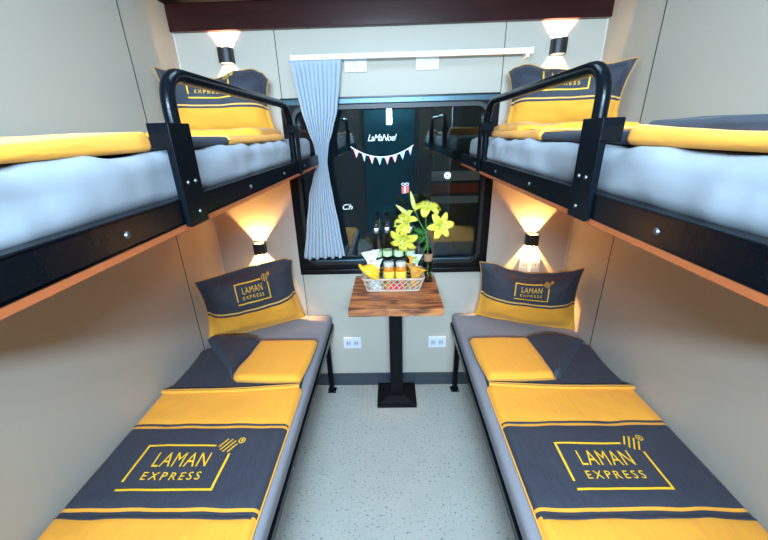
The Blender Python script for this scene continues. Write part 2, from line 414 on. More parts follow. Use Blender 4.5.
B(GX0+.03, GX1-.03, -.012, .016, GZ0-.001, GZ0+.012, bev=.003).build('window_lower_bar', M['bar'], win)
gl = B(GX0-.004, GX1+.004, .022, .028, GZ0-.004, GZ1+.004); gl.build('window_glass', M['glass'], win); B(GX0-.004, GX1+.004, .040, .046, GZ0-.004, GZ1+.004).build('window_glass', M['glass'], win)
# stickers on the glass
GY = .0212
def P2(x, z): return (x, GY, z)
tv, tf = text2d('LaMaNoel', shear=.4, bold=.0, space=.9)
o = decal(tv, tf, lambda u, v: P2(-.108+.150*u, 1.535+.032*v), maxlen=.2).build('lettering_sticker', M['sticker_white'])
tag(o, 'white slanted script lettering sticker high on window glass above the bunting', 'sticker', 'stickers on the window glass')
tv, tf = text2d('Ch', shear=.3, bold=.0)
o = decal(tv, tf, lambda u, v: P2(-.262+.055*u, 1.182+.030*v), maxlen=.2).build('lettering_sticker', M['sticker_white'])
tag(o, 'small white two letter sticker low on window glass beside the curtain', 'sticker', 'stickers on the window glass')
bt = thing('bunting_sticker', (-.04, GY, 1.44), 'white bunting sticker with pastel pennants across the window glass', 'sticker', 'stickers on the window glass')
def bz(x): q = (x+.036)/.163; return 1.455+.055*q*q
xs = [-.199+.326*k/24 for k in range(25)]
m = MB()
for a, b in zip(xs, xs[1:]): m.add([P2(a, bz(a)-.002), P2(b, bz(b)-.002), P2(b, bz(b)+.003), P2(a, bz(a)+.003)], [[0, 1, 2, 3]])
m.build('string', M['sticker_white'], bt)
for k, cn in enumerate(('pink', 'lilac', 'pink', 'blue', 'pink', 'pink', 'blue', 'lilac')):
    x = -.172+k*.0405; w = .0145 if k not in (1, 7) else .011
    m = MB(); m.add([P2(x-w, bz(x-w)-.001), P2(x+.001, bz(x)-.040), P2(x+w, bz(x+w)-.001)], [[0, 1, 2]]); m.build('pennant', M['sticker_'+cn], bt)
gb = thing('gift_sticker', (.084, GY, 1.26), 'small red gift box sticker with white bow on window glass', 'sticker', 'stickers on the window glass')
m = MB(); m.add([P2(.066, 1.262), P2(.106, 1.268), P2(.104, 1.306), P2(.064, 1.300)], [[0, 1, 2, 3]]); m.build('box', M['sticker_red'], gb)
m = MB(); m.add([(.081, GY-.0004, 1.264), (.087, GY-.0004, 1.265), (.085, GY-.0004, 1.303), (.079, GY-.0004, 1.302)], [[0, 1, 2, 3]])
for sx in (-1, 1):
    for k in range(10):
        a, b = 2*PI*k/10, 2*PI*(k+1)/10; cx, cz = .084+sx*.010, 1.313
        m.add([P2(cx+r*math.cos(q), cz+.7*r*math.sin(q)) for q, r in ((a, .007), (b, .007), (b, .011), (a, .011))], [[0, 1, 2, 3]])
m.build('bow', M['sticker_white'], gb)
rs = thing('round_sticker', (.308, GY, 1.353), 'round white sticker with grey centre on right half of window glass', 'sticker', 'stickers on the window glass')
def disc(x, z, r, y): m = MB(); m.add([(x+r*math.cos(2*PI*k/20), y, z+r*math.sin(2*PI*k/20)) for k in range(20)], [list(range(20))]); return m
disc(.310, 1.353, .018, GY).build('disc', M['sticker_white'], rs); disc(.310, 1.353, .005, GY-.0004).build('centre_dot', M['bolt'], rs)

# outside, at night
struct('ground', B(-4, 4, .3, 6, -1.2, -1.1), M['ground'])
cr = thing('added_railway_coach', (1.9, 2.4, -1.1), 'added dark railway coach with red and white stripes outside the window', 'railway coach')  # invented coach, added for the striped bands in the window glass
B(.40, 4, 1.6, 3.2, -.7, 2.6, bev=.03).build('body', M['coach'], cr)
B(.402, 3.9, 1.592, 1.602, 1.00, 1.09).build('red_stripe', M['coachred'], cr)
m = B(.402, 3.9, 1.592, 1.602, 1.12, 1.21); m.box(.402, 3.9, 1.592, 1.602, .90, .97); m.build('white_stripe', M['coachwhite'], cr)
for x in (1.0, 3.2): m = MB(); m.tube([(x, 1.75, -.68), (x, 1.88, -.68)], .42, 28); m.build('wheel', M['blackmatte'], cr)

# ------------------------------------------------------------------ sconces
def sconce(x, z, label, temp, power, hh=.031, ly=-.026):
    s = thing('wall_sconce', (x, 0, z), label, 'lamp', 'up and down wall sconces')
    hw, d = .032, .054
    outer = [(-hw, 0), (hw, 0), (hw, -.036)]; inner = []
    n = 12
    def dsh(w, y0, dd):
        p = [(-w, y0), (w, y0)]
        for k in range(n+1): a = PI*k/n; p.append((w*math.cos(a), -dd+ .020 - .020*math.sin(a)))
        return p
    po, pi = dsh(hw, -.001, d), dsh(hw-.0085, -.005, d-.007); N = len(po)
    m = MB(); vs = [(x+a, b, z+q) for q in (-hh, hh) for a, b in po]+[(x+a, b, z+q) for q in (-hh, hh) for a, b in pi]; fs = []
    for k in range(N):
        j = (k+1) % N; fs += [[k, j, N+j, N+k], [2*N+k, 3*N+k, 3*N+j, 2*N+j], [k, 2*N+k, 2*N+j, j], [N+k, N+j, 3*N+j, 3*N+k]]
    m.add(vs, fs); m.build('lamp_housing', M['black_lamp'], s)
    for sg in (0,):
        l = bpy.data.lights.new('sconce_light', 'POINT'); l.energy = power; l.shadow_soft_size = .003; l.color = temp
        lo = bpy.data.objects.new('sconce_light', l); C.objects.link(lo); lo.parent = s; lo.location = (0, ly, 0)
WARM = (1, .52, .16); WARM2 = (1, .72, .45)
sconce(-.755, 1.928, 'black up and down wall lamp above upper left bunk pillow', WARM2, 11)
sconce(.788, 1.922, 'black up and down wall lamp above upper right bunk pillow', WARM2, 11)
sconce(-.744, .982, 'black glowing wall lamp above lower left bunk pillow', WARM, 46, ly=-.018)
sconce(.786, 1.002, 'black glowing wall lamp above lower right bunk pillow', WARM, 46, ly=-.018)

# ------------------------------------------------------------------ sockets and switches
def plate(x0, x1, z0, z1, name, label, kind):
    s = thing(name, ((x0+x1)/2, 0, z0), label, 'socket' if kind == 2 else 'switch', 'white wall plates')
    B(x0, x1, -.009, -.0002, z0, z1, bev=.003).build('plate', M['white'], s)
    cx, cz = (x0+x1)/2, (z0+z1)/2
    if kind == 2:
        for sx in (-1, 1):
            c = cx+sx*(x1-x0)*.22; w = (x1-x0)*.17; h = (z1-z0)*.27
            B(c-w, c+w, -.011, -.008, cz-h, cz+h, bev=.002).build('socket_insert', M['insert'], s)
            m = MB(); m.box(c-w*.45, c-w*.25, -.0114, -.010, cz-h*.4, cz+h*.4); m.box(c+w*.25, c+w*.45, -.0114, -.010, cz-h*.4, cz+h*.4); m.build('slots', M['slot'], s)
    else:
        w = .014; B(cx-w, cx+w, -.012, -.008, cz-.016, cz+.016, bev=.002).build('rocker', M['insert'], s)
        m = B(cx-.006, cx+.006, -.0124, -.011, cz-.008, cz-.006); m.build('rocker_mark', M['slot'], s)
plate(-.311, -.201, .293, .374, 'wall_socket', 'white double socket under the table, left of its post', 2)
plate(.226, .336, .293, .373, 'wall_socket', 'white double socket under the table, right of its post', 2)
plate(.737, .855, .800, .891, 'wall_socket', 'white socket just below the lower right wall lamp', 2)
plate(-.80, -.69, .790, .880, 'wall_socket', 'white socket just below the lower left wall lamp, mostly hidden by pillow', 2)
plate(-.204, -.097, 1.846, 1.907, 'wall_switch', 'white switch plate under the curtain rail, next to the curtain', 1)
plate(.136, .244, 1.846, 1.908, 'wall_switch', 'white switch plate under the curtain rail, far from the curtain', 1)

# ------------------------------------------------------------------ curtain and rail
s = thing('curtain_rail', (.11, 0, 1.90), 'long white curtain rail on the back wall above the window', 'curtain rail')
B(-.436, .655, -.068, -.052, 1.892, 1.914, bev=.004).build('rail', M['rod'], s)
for x in (-.425, .640): m = B(x-.008, x+.008, -.055, -.0003, 1.880, 1.912, bev=.002); m.build('rail_bracket', M['rod'], s)
for x in (-.4375, .6565): B(x-.004, x+.004, -.070, -.050, 1.890, 1.916, bev=.002).build('end_cap', M['rod'], s)
ZS = [1.890, 1.80, 1.68, 1.60, 1.52, 1.44, 1.36, 1.27, 1.10, .932]
LX = [-.452, -.440, -.420, -.398, -.372, -.364, -.395, -.424, -.455, -.488]
RX = [-.216, -.228, -.247, -.272, -.300, -.312, -.307, -.297, -.276, -.258]
def lerpt(z, A):
    for i in range(len(ZS)-1):
        if ZS[i] >= z >= ZS[i+1]:
            q = (ZS[i]-z)/(ZS[i]-ZS[i+1]); q = q*q*(3-2*q)*.4+q*.6; return A[i]*(1-q)+A[i+1]*q
    return A[-1]
ct = thing('curtain', (-.35, -.06, .93), 'pale blue pleated curtain gathered at the left of the window', 'curtain')
def curtain_pt(u, z, back=0):
    x0, x1 = lerpt(z, LX), lerpt(z, RX); w = (x1-x0)/.236; hgt = (1.89-z)/.96
    a = .014*(.55+.45*min(1, hgt*4)); ph = 2*PI*11*u+.9*math.sin(3*u+hgt*2)+.5*nz(u*4, hgt*2)
    y = -.062+a*math.sin(ph)+.006*nz(u*9, hgt*5, 2)
    if z > 1.86: y = -.074+(y+.062)*.35
    x = x0+(x1-x0)*u+.006*math.cos(ph)*w
    zz = z+(.008*math.sin(ph*.5)+.012*(u-.5) if z < .94 else 0)
    return (x, y-back, zz)
NU, NV = 120, 60; m = MB(); vs = []; fs = []
for bk in (0, .0018):
    for j in range(NV+1):
        z = 1.89-(1.89-.932)*j/NV
        for i in range(NU+1): vs.append(curtain_pt(i/NU, z, -bk))
w = NU+1; K = w*(NV+1)
for j in range(NV):
    for i in range(NU):
        a = j*w+i; fs += [[a, a+1, a+w+1, a+w], [K+a, K+a+w, K+a+w+1, K+a+1]]
for j in range(NV): fs += [[j*w, (j+1)*w, K+(j+1)*w, K+j*w], [j*w+NU, K+j*w+NU, K+(j+1)*w+NU, (j+1)*w+NU]]
for i in range(NU): fs += [[i, K+i, K+i+1, i+1], [NV*w+i, NV*w+i+1, K+NV*w+i+1, K+NV*w+i]]
m.add(vs, fs, 0, True); m.build('drape', M['curtain'], ct)

# ------------------------------------------------------------------ lower berths
MT = .550
def berth_low(sg, label):
    xw, xe = (XL+.004, -.367) if sg < 0 else (XR-.004, .362)
    s = thing('lower_berth', ((xw+xe)/2, -1, 0), label, 'bed', 'lower berths')
    a, b = min(xw, xe), max(xw, xe)
    softbox(a, b, -1.93, -.014, .478, MT, r=.022, ny=30, amp=.0012, freq=5, endr=.03).build('mattress', M['pad'], s)
    m = MB(); e = xe+(.004 if sg < 0 else -.004)
    m.box(e-.028 if sg < 0 else e, e if sg < 0 else e+.028, -1.93, -.012, .438, .4785, bev=.004)
    m.box(a, a+.03, -1.93, -.012, .44, .476) if sg < 0 else m.box(b-.03, b, -1.93, -.012, .44, .476)
    for y in (-1.9, -1.4, -.9, -.06): m.box(a+.01, b-.01, y-.015, y+.015, .44, .474)
    m.build('frame', M['black'], s)
    m = B(a+.03, b-.03, -1.92, -.02, .4745, .4775); m.build('base_board', M['under'], s)
    lx = xe-.036*(-1 if sg > 0 else 1)
    for x in (lx, xw+(.04 if sg < 0 else -.04)):
        for y in (-.058, -1.88):
            m = MB(); m.box(x-.015, x+.015, y-.015, y+.015, .006, .445, bev=.003); m.box(x-.027, x+.027, y-.024, y+.024, .0002, .007, bev=.001)
            for q in (-.02, .02): m.lathe([(.0045, 0), (.0045, .004), (0, .0045)], (x+q, y-.019, .007), 8, 1)
            m.build('leg', [M['black'], M['bolt']], s)
    for k in range(5): y = -.3-k*.35; xx = e+(.0005 if sg < 0 else -.0005); m = MB(); m.tube([(xx-.001, y, .458), (xx+.0015*-sg, y, .458)], .0035, 8); m.build('bolt', M['bolt'], s)
    return s
berth_low(-1, 'lower left bunk bed with grey mattress and black steel frame')
berth_low(1, 'lower right bunk bed with grey mattress and black steel frame')

def mirx(sg, x): return x
def low_blanket(sg, label):
    # laid out for the left berth as f: 0 at the wall edge, 1 at the aisle edge
    xw, xe = (-.979, -.389) if sg < 0 else (.990, .396)
    X = lambda f: xw+(xe-xw)*f
    s = thing('blanket', ((xw+xe)/2, -1.2, MT), label, 'blanket', 'blankets on the lower bunks')
    z0 = MT+.002; th = .026; y0, y1 = -1.92, -.705; a, b = min(xw, xe), max(xw, xe)
    def zt(x, y, off=0):
        d = min(x-a, b-x, y1-y+.004, y-y0); q = min(max(d, 0)/.028, 1); e = math.sqrt(max(0, 1-(1-q)**2))
        bands = sum(math.exp(-((y-c)/.02)**2) for c in (-.918, -1.232))
        return z0+.003+th*e+(.0040*nz(x*6+sg*5, y*7)+.0018*nz(x*16, y*22+sg))*q-.004*bands*q+off
    rows = []; edges = [y1, -.908, -.916, -.928, -1.222, -1.232, -1.246, y0]
    kinds = [0, 0, 1, 1, 2, 1, 0]     # per interval: which cloth
    kinds = [0, 1, 0, 1, 0, 1, 0]
    cnt = [22, 1, 2, 30, 2, 2, 44]; ys = [y1]; km = []
    def wob(x, y): 
        k = sum(math.exp(-((y-c)/.03)**2) for c in (-.918, -1.232)); return .005*k*nz(x*11+sg*3, 2.2)
    for (ya, yb), kd, n in zip(zip(edges, edges[1:]), kinds, cnt):
        for k in range(n): ys.append(ya+(yb-ya)*(k+1)/n); km.append(kd)
    # finer rows at both ends so the edge rolls over
    ys2 = [y1, y1-.004, y1-.010, y1-.018]; km2 = [0, 0, 0]
    for y, kd in zip(ys[1:], km):
        if y < ys2[-1]: ys2.append(y); km2.append(kd)
    xsn = [0, .004, .010, .018, .028]; W = b-a; xl = [a+q for q in xsn]+[a+.028+(W-.056)*k/46 for k in range(1, 46)]+[b-q for q in reversed(xsn)]
    m = MB(); vs = []; fs = []; mi = []; nxn = len(xl)
    for y in ys2:
        for x in xl: vs.append((x, y+wob(x, y), zt(x, y)))
    K = len(vs)
    for y in ys2:
        for x in xl: vs.append((x, y, z0))
    for j in range(len(ys2)-1):
        for i in range(nxn-1):
            q = j*nxn+i; fs.append([q, q+1, q+nxn+1, q+nxn]); mi.append(km2[j]); fs.append([K+q, K+q+nxn, K+q+nxn+1, K+q+1]); mi.append(1)
    ring = list(range(nxn))+[j*nxn+nxn-1 for j in range(1, len(ys2))]+[(len(ys2)-1)*nxn+i for i in range(nxn-2, -1, -1)]+[j*nxn for j in range(len(ys2)-2, 0, -1)]
    for k in range(len(ring)): q, r = ring[k], ring[(k+1) % len(ring)]; fs.append([q, K+q, K+r, r]); mi.append(0)
    m.add(vs, fs, mi, True); m.build('cover', [M['yellow'], M['dark']], s)
    # piping along the two long edges
    for xx in (a+.001, b-.001):
        m = MB(); m.tube([(xx, y1-.01-k*.03, z0+.006) for k in range(40)], .0035, 8); m.build('piping', M['pipe'] if xx != (a+.001 if sg > 0 else b-.001) else M['yellow'], s)
    for yc, off in ((-.908, 0), (-1.246, 0)):      # flat flange trims across the band ends
        m = MB(); vs = []; fs = []
        for k in range(61):
            x = a+.012+(b-a-.024)*k/60; lift = .002+.003*(1+nz(x*14+sg, yc*9)); y = yc+wob(x, yc)
            yy = y+.010*nz(x*10, yc)*.4
            vs += [(x, y+.001, zt(x, y)+.0006), (x, yy-.009, zt(x, y-.009)+lift), (x, yy-.011, zt(x, y-.011)+lift-.0015)]
        for k in range(60): q = 3*k; fs += [[q, q+1, q+4, q+3], [q+1, q+2, q+5, q+4]]
        m.add(vs, fs, 0, True); m.build('flange_trim', M['dark'], s)
    # emblem
    lx0, lw_ = (-.848, .294) if sg < 0 else (.546, .274); lyb = -1.170
    def fn(u, v):
        x = lx0+lw_*u; y = lyb+.288*v; return (x, y, zt(x, y)+.0018)
    decal(*LOGO, fn, scale=lw_).build('printed_emblem', M['print'], s)
    # turned-back end: lining underneath, folded flap and the rolled lapel
    zz = MT+.002
    f = lambda p: (X(p[0]), p[1])
    def P(*pts): return [f(p) for p in pts]
    def mk(bot, right, top, left, *aa, **kk):
        if sg > 0: bot, top = bot[::-1], top[::-1]; left, right = right, left
        return pad(bot, right, top, left, *aa, **kk)
    m = mk(P((.0, -.735), (.5, -.728), (.985, -.700)), P((.985, -.700), (.965, -.50), (.95, -.385)), P((-.0, -.405), (.5, -.385), (.95, -.385)), P((.0, -.735), (.02, -.55), (0.0, -.405)), zz, .022, er=.02, seed=3+sg)
    m.build('lining', M['dark'], s)
    m = MB(); m.tube([(X(.004), -.732, zz+.026)]+[(X(q), -.742+.028*q**2, zz+.033+.0012*math.sin(q*9)) for q in (.06, .2, .35, .5, .65, .8, .9)]+[(X(.985), -.708, zz+.030)], .0065, 10)
    m.build('folded_edge', M['yellow'], s)
    m = MB(); m.tube([(X(.004), -.727, zz+.030)]+[(X(q), -.734+.028*q**2, zz+.039+.0012*math.sin(q*9)) for q in (.06, .2, .35, .5, .65, .8, .9)]+[(X(.985), -.70, zz+.034)], .003, 8)
    m.build('piping', M['pipe'], s)
    z2 = zz+.024
    if sg < 0: fb, ft, mid = .50, .485, [(.455, -.655), (.44, -.61), (.475, -.50)]
    else: fb, ft, mid = .52, .49, [(.545, -.655), (.525, -.62), (.475, -.50)]
    if sg > 0:
        bl = P((.50, -.678), (.75, -.685), (.98, -.684)); lf = P((.50, -.678), (.487, -.640), (.495, -.56), (.515, -.372))
        tp = P((.515, -.372), (.75, -.366), (1.01, -.368))
    else:
        bl = P((.50, -.672), (.75, -.682), (.98, -.684)); lf = P((.50, -.672), (.462, -.652), (.448, -.60), (.488, -.49), (.50, -.368))
        tp = P((.50, -.368), (.75, -.366), (1.01, -.368))
    m = mk(bl, P(tuple([.98, -.684]), (1.005, -.52), (1.01, -.368)), tp, lf, z2, .026, er=.03, seed=8+sg)
    m.build('turned_flap', M['yellow'], s)
    m = MB(); m.tube([(p[0], p[1], z2+.007) for p in polyline(list(reversed(lf)), 14)+polyline(bl, 14)[1:]], .0032, 8); m.build('piping', M['pipe'], s)
    # lapel between the lining and the flap
    if sg < 0:
        lb = P((.37, -.585), (.45, -.655)); rtp = P((.45, -.655), (.47, -.50), (.515, -.362)); tpp = P((-.0, -.335), (.25, -.345), (.515, -.362)); lfp = P((.37, -.585), (.16, -.45), (-.0, -.335))
    else:
        lb = P((.455, -.668), (.505, -.668)); rtp = P((.505, -.668), (.50, -.50), (.53, -.352)); tpp = P((.045, -.385), (.3, -.362), (.53, -.352)); lfp = P((.455, -.668), (.25, -.53), (.045, -.385))
    m = mk(lb, rtp, tpp, lfp, z2, .044, er=.035, seed=5+sg, extra=lambda u, v: .010*math.sin(v*PI))
    m.build('lapel', M['dark'], s)
    return s
low_blanket(-1, 'yellow and charcoal blanket spread on lower left bunk')
low_blanket(1, 'yellow and charcoal blanket spread on lower right bunk')

# ------------------------------------------------------------------ pillows
def bagsurf(bl, br, tr, tl, T, sag=0, ear=.0, flange=.07, seed=0, power=.55, curl=None, bow=.0):
    bl, br, tr, tl = map(Vector, (bl, br, tr, tl)); n = ((br-bl).cross(tl-bl)).normalized()
    if n.y > 0: n = -n
    up = ((tl-bl)+(tr-br)).normalized(); rt_ = ((br-bl)+(tr-tl)).normalized()
    prf = sag if isinstance(sag, list) else None
    def topoff(u):
        if prf is None: return -sag*(1-(2*u-1)**2)
        for (u0, d0), (u1, d1) in zip(prf, prf[1:]):
            if u <= u1+1e-6: q = (u-u0)/(u1-u0); q = q*q*(3-2*q); return d0*(1-q)+d1*q
        return prf[-1][1]
    def S(u, v, side, off=0):
        p = bl*(1-u)*(1-v)+br*u*(1-v)+tr*u*v+tl*(1-u)*v
        a, b = 2*u-1, 2*v-1
        p = p + up*topoff(u)*v*v + up*-.009*(1-a*a)*(1-v)**2 - rt_*.022*a*(1-b*b)*abs(a)
        ai = min(abs(a)/(1-flange), 1); bi = min(abs(b)/(1-flange*1.5), 1)
        t = T*((1-ai**2.6)*(1-bi**2.6))**power
        t *= 1+.10*nz(u*3+seed, v*3, seed)
        fl = .006*nz(u*7+seed, v*6, side*0)+bow*a*a
        return p + n*(side*(t+.0022)+fl+side*0+off) + n*(.0015*nz(u*14, v*11, seed))*min(1, t/.01)
    return S, n
def bagmesh(S, nu=44, vs_=None, kinds=None, nv=30):
    vv = vs_ or [j/nv for j in range(nv+1)]; m = MB(); V = []; F = []; MI = []; w = nu+1; nvv = len(vv)-1
    uu = [i/nu for i in range(nu+1)]
    for side in (1, -1):
        for v in vv:
            for u in uu: V.append(S(u, v, side))
    K = w*(nvv+1)
    for j in range(nvv):
        for i in range(nu):
            a = j*w+i; kd = kinds[j] if kinds else 0
            F += [[a, a+1, a+w+1, a+w], [K+a, K+a+w, K+a+w+1, K+a+1]]; MI += [kd, kd]
    ring = [(i, 0) for i in range(nu)]+[(nu, j) for j in range(nvv)]+[(i, nvv) for i in range(nu, 0, -1)]+[(0, j) for j in range(nvv, 0, -1)]
    for k in range(len(ring)):
        i, j = ring[k]; i2, j2 = ring[(k+1) % len(ring)]; a, b = j*w+i, j2*w+i2
        F.append([a, K+a, K+b, b]); MI.append(kinds[min(j, j2, nvv-1)] if kinds else 0)
    m.add(V, F, MI, True); return m
VB = [(0, .415, 14, 0), (.415, .448, 2, 1), (.448, .472, 2, 2), (.472, 1, 20, 1)]
def pillow(bl, br, tr, tl, label, T=.062, sag=.02, seed=0, lu=.34, lv=.575, lw=.185, piping='pipe', bow=0):
    base = (Vector(bl)+Vector(br))/2
    s = thing('pillow', tuple(base), label, 'pillow', 'yellow and charcoal pillows')
    S, n = bagsurf(bl, br, tr, tl, T, sag=sag, seed=seed, bow=bow); vs_ = [0]; kinds = []
    for a, b, c, kd in VB:
        for k in range(c): vs_.append(a+(b-a)*(k+1)/c); kinds.append(kd)
    bagmesh(S, vs_=vs_, kinds=kinds).build('pillowcase', [M['yellow'], M['dark'], M['flagtrim']], s)
    pts = [S(k/40, 0, 0) for k in range(40)]+[S(1, k/30, 0) for k in range(30)]+[S(1-k/40, 1, 0) for k in range(40)]+[S(0, 1-k/30, 0) for k in range(31)]
    m = MB(); m.tube(pts, .0027, 8); m.build('piping', M['pipe'], s)
    W = (Vector(br)-Vector(bl)).length; H = ((Vector(tl)-Vector(bl)).length+(Vector(tr)-Vector(br)).length)/2
    fn = lambda u, v: S(lu+lw/W*u, lv+lw/H*v, 1, .002)
    vs, fs = logo2d(.036); decal(vs, fs, fn, scale=lw).build('printed_emblem', M['print'], s)
pillow((-.985, -.305, .565), (-.520, -.075, .567), (-.560, -.055, .935), (-.983, -.316, .902), 'pillow propped in the corner of the lower left bunk', sag=[(0, 0), (.5, .008), (.9, .004), (1, -.014)], seed=1, lu=.35, lw=.172, T=.085)
pillow((.487, -.075, .567), (.978, -.262, .567), (.984, -.232, .903), (.495, -.066, .890), 'pillow propped in the corner of the lower right bunk', sag=[(0, .002), (.12, -.002), (.35, -.034), (.5, -.042), (.7, -.034), (.88, -.016), (1, .004)], seed=2, lu=.39, lv=.55, lw=.166, T=.085)
pillow((-.955, -.290, 1.578), (-.522, -.150, 1.578), (-.545, -.105, 1.842), (-.968, -.262, 1.846), 'pillow standing on upper left bunk behind the guard rail', sag=[(0, .006), (.10, -.004), (.3, -.030), (.5, -.032), (.72, .004), (.86, .012), (.95, -.002), (1, -.03)], seed=3, lu=.26, lv=.58, lw=.168, T=.08)
pillow((.535, -.150, 1.566), (.962, -.300, 1.566), (.975, -.325, 1.815), (.546, -.105, 1.826), 'pillow standing on upper right bunk behind the guard rail', sag=[(0, -.012), (.05, .004), (.14, .012), (.35, -.012), (.55, -.022), (.8, -.008), (1, .006)], seed=4, lu=.30, lv=.58, lw=.168, T=.075)

# ------------------------------------------------------------------ upper berths
def berth_up(sg, label):
    xw, xe, dz = (XL+.003, -.350, 0) if sg < 0 else (XR-.003, .355, -.010)
    fx = lambda d: xe-d if sg < 0 else xe+d          # d metres inwards from the aisle edge
    def bx(m, d0, d1, *a, **k): q = sorted((fx(d0), fx(d1))); m.box(q[0], q[1], *a, **k)
    s = thing('upper_berth', ((xw+xe)/2, -1, 1.43+dz), label, 'bed', 'upper berths')
    D = abs(xe-xw)
    m = MB(); bx(m, .014, D-.01, -1.95, -.115, 1.482+dz, 1.4825+dz)
    q = sorted((fx(.022), xw+(.004 if sg < 0 else -.004)))
    softbox(q[0], q[1], -1.95, -.125, 1.472+dz, 1.555+dz, r=.024, ny=110, nzz=8, amp=.011, freq=10, seed=11*sg+20, endr=.035).build('mattress', M['sheet'], s)
    m = MB()
    bx(m, 0, .006, -1.95, -.098, 1.437+dz, 1.480+dz, bev=.002); bx(m, 0, .022, -1.95, -.098, 1.475+dz, 1.481+dz, bev=.002); bx(m, 0, .05, -1.95, -.098, 1.437+dz, 1.442+dz, bev=.001)
    bx(m, .004, D, -.104, -.098, 1.437+dz, 1.480+dz); bx(m, .004, D, -1.95, -1.944, 1.437+dz, 1.480+dz); bx(m, D-.006, D, -1.95, -.098, 1.437+dz, 1.480+dz)
    m.build('frame', M['black'], s)
    for y in (-.40, -.70, -1.0, -1.45, -1.75):
        p = fx(-.0002); m = MB(); m.tube([(p, y, 1.457+dz), (fx(-.003), y, 1.457+dz)], [.0050, .0035], 10); m.build('bolt', M['bolt'], s)
    m = MB(); bx(m, .001, D-.002, -1.95, -.098, 1.426+dz, 1.4368+dz, bev=.001); m.build('base_board', M['copper'], s)
    m = MB(); bx(m, .05, D-.006, -1.94, -.106, 1.4422+dz, 1.472+dz); m.build('slat_deck', M['under'], s)
    # guard rail
    ya, yb = (-1.260, -.505) if sg < 0 else (-1.240, -.490)
    zt = 1.678+dz*.6
    path = fillet([(fx(.012), ya, 1.445+dz), (fx(.012), ya, zt), (fx(.012), yb, zt-.003), (fx(.012), yb, 1.445+dz)], [.055, .10])
    m = MB(); m.tube(path, .0120, 16); g = m.build('guard_rail', M['black'], s)
    m = MB(); y = ya-.046
    bx(m, -.008, -.001, y, y+.060, 1.430+dz, 1.600+dz, bev=.0015); bx(m, -.008, .028, y-.004, y+.003, 1.562+dz, 1.600+dz, bev=.0015); bx(m, -.008, .004, y-.004, y+.002, 1.432+dz, 1.566+dz, bev=.001)
    m.build('rail_bracket', M['black'], g)
    for yy, zz in ((y+.016, 1.505), (y+.040, 1.505), (y+.034, 1.452)): m = MB(); m.tube([(fx(-.0075), yy, zz+dz), (fx(-.0105), yy, zz+dz)], [.0042, .003], 10); m.build('bracket_bolt', M['bolt'], g)
    m = MB(); bx(m, -.008, -.001, yb+.002, yb+.040, 1.432+dz, 1.607+dz, bev=.002); bx(m, -.010, .032, yb-.030, yb+.022, 1.580+dz, 1.612+dz, bev=.004)
    m.build('rail_clamp', M['black'], g)
    return s
berth_up(-1, 'upper left bunk bed with blue grey sheet and black guard rail')
berth_up(1, 'upper right bunk bed with blue grey sheet and black guard rail')

def up_blanket(sg, label):
    xw, xe, zb = (-.970, -.384, 1.557) if sg < 0 else (.980, .390, 1.547)
    a, b = min(xw, xe), max(xw, xe)
    s = thing('blanket', ((xw+xe)/2, -1.4, zb), label, 'blanket', 'blankets on the upper bunks')
    H = .016 if sg < 0 else .021
    softbox(a, b, -1.94, -1.285 if sg < 0 else -1.280, zb, zb+H, r=.020, amp=.004, freq=5, seed=sg*4+9, endr=.02, zf=lambda x, y: .015*max(0, min(1, (y+1.62)/.3)) if sg < 0 else .008*max(0, min(1, (y+1.55)/.25))).build('cover', M['yellow'], s)
    if sg < 0:
        softbox(a+.005, b-.002, -1.292, -1.272, zb, zb+.022, r=.010, amp=.002, ny=8, endr=.008, seed=2).build('folded_edge', M['dark'], s)
        softbox(a+.02, b-.004, -1.276, -.985, zb, zb+.020, r=.010, amp=.003, freq=7, ny=24, seed=7).build('lining', M['dark'], s)
        softbox(a+.02, b-.004, -.989, -.51, zb, zb+.022, r=.010, amp=.004, freq=9, ny=30, seed=3).build('turned_end', M['yellow'], s)
        softbox(a+.20, b-.015, -.74, -.49, zb+.012, zb+.040, r=.014, amp=.010, freq=8, ny=30, seed=5).build('crumpled_fold', M['yellow'], s)
        m = MB(); m.tube([(a+.03+(b-a-.04)*k/20, -.987+.004*nz(k*.7, 3), zb+.021+.002*nz(k*.5, 1)) for k in range(21)]+[(b-.003, -.988, zb+.012)], .0035, 8); m.build('piping', M['flagtrim'], s)
    else:
        softbox(a+.02, b-.12, -1.93, -1.29, zb+H-.012, zb+H+.016, r=.012, amp=.006, freq=8, ny=30, seed=6).build('lining', M['dark'], s)
        softbox(b-.30, b-.10, -1.62, -1.30, zb+H+.012, zb+H+.030, r=.008, amp=.003, freq=8, ny=20, seed=2).build('turned_corner', M['yellow'], s)
        softbox(a+.004, b-.02, -1.29, -.93, zb, zb+.020, r=.011, amp=.003, freq=7, ny=24, seed=8).build('band', M['dark'], s)
        softbox(a+.004, b-.02, -.935, -.46, zb, zb+.024, r=.011, amp=.005, freq=9, ny=30, seed=1).build('turned_end', M['yellow'], s)
        softbox(a+.01, b-.20, -.74, -.46, zb+.012, zb+.042, r=.014, amp=.012, freq=8, ny=30, seed=4).build('crumpled_fold', M['yellow'], s)
        m = MB(); m.tube([(a+.005, -.932, zb+.010)]+[(a+.012+(b-a-.04)*k/20, -.932+.004*nz(k*.7, 3), zb+.025+.002*nz(k*.5, 1)) for k in range(21)], .0035, 8); m.build('piping', M['flagtrim'], s)
up_blanket(-1, 'folded yellow blanket lying along the upper left bunk')
up_blanket(1, 'folded yellow blanket with charcoal lining showing, along upper right bunk')

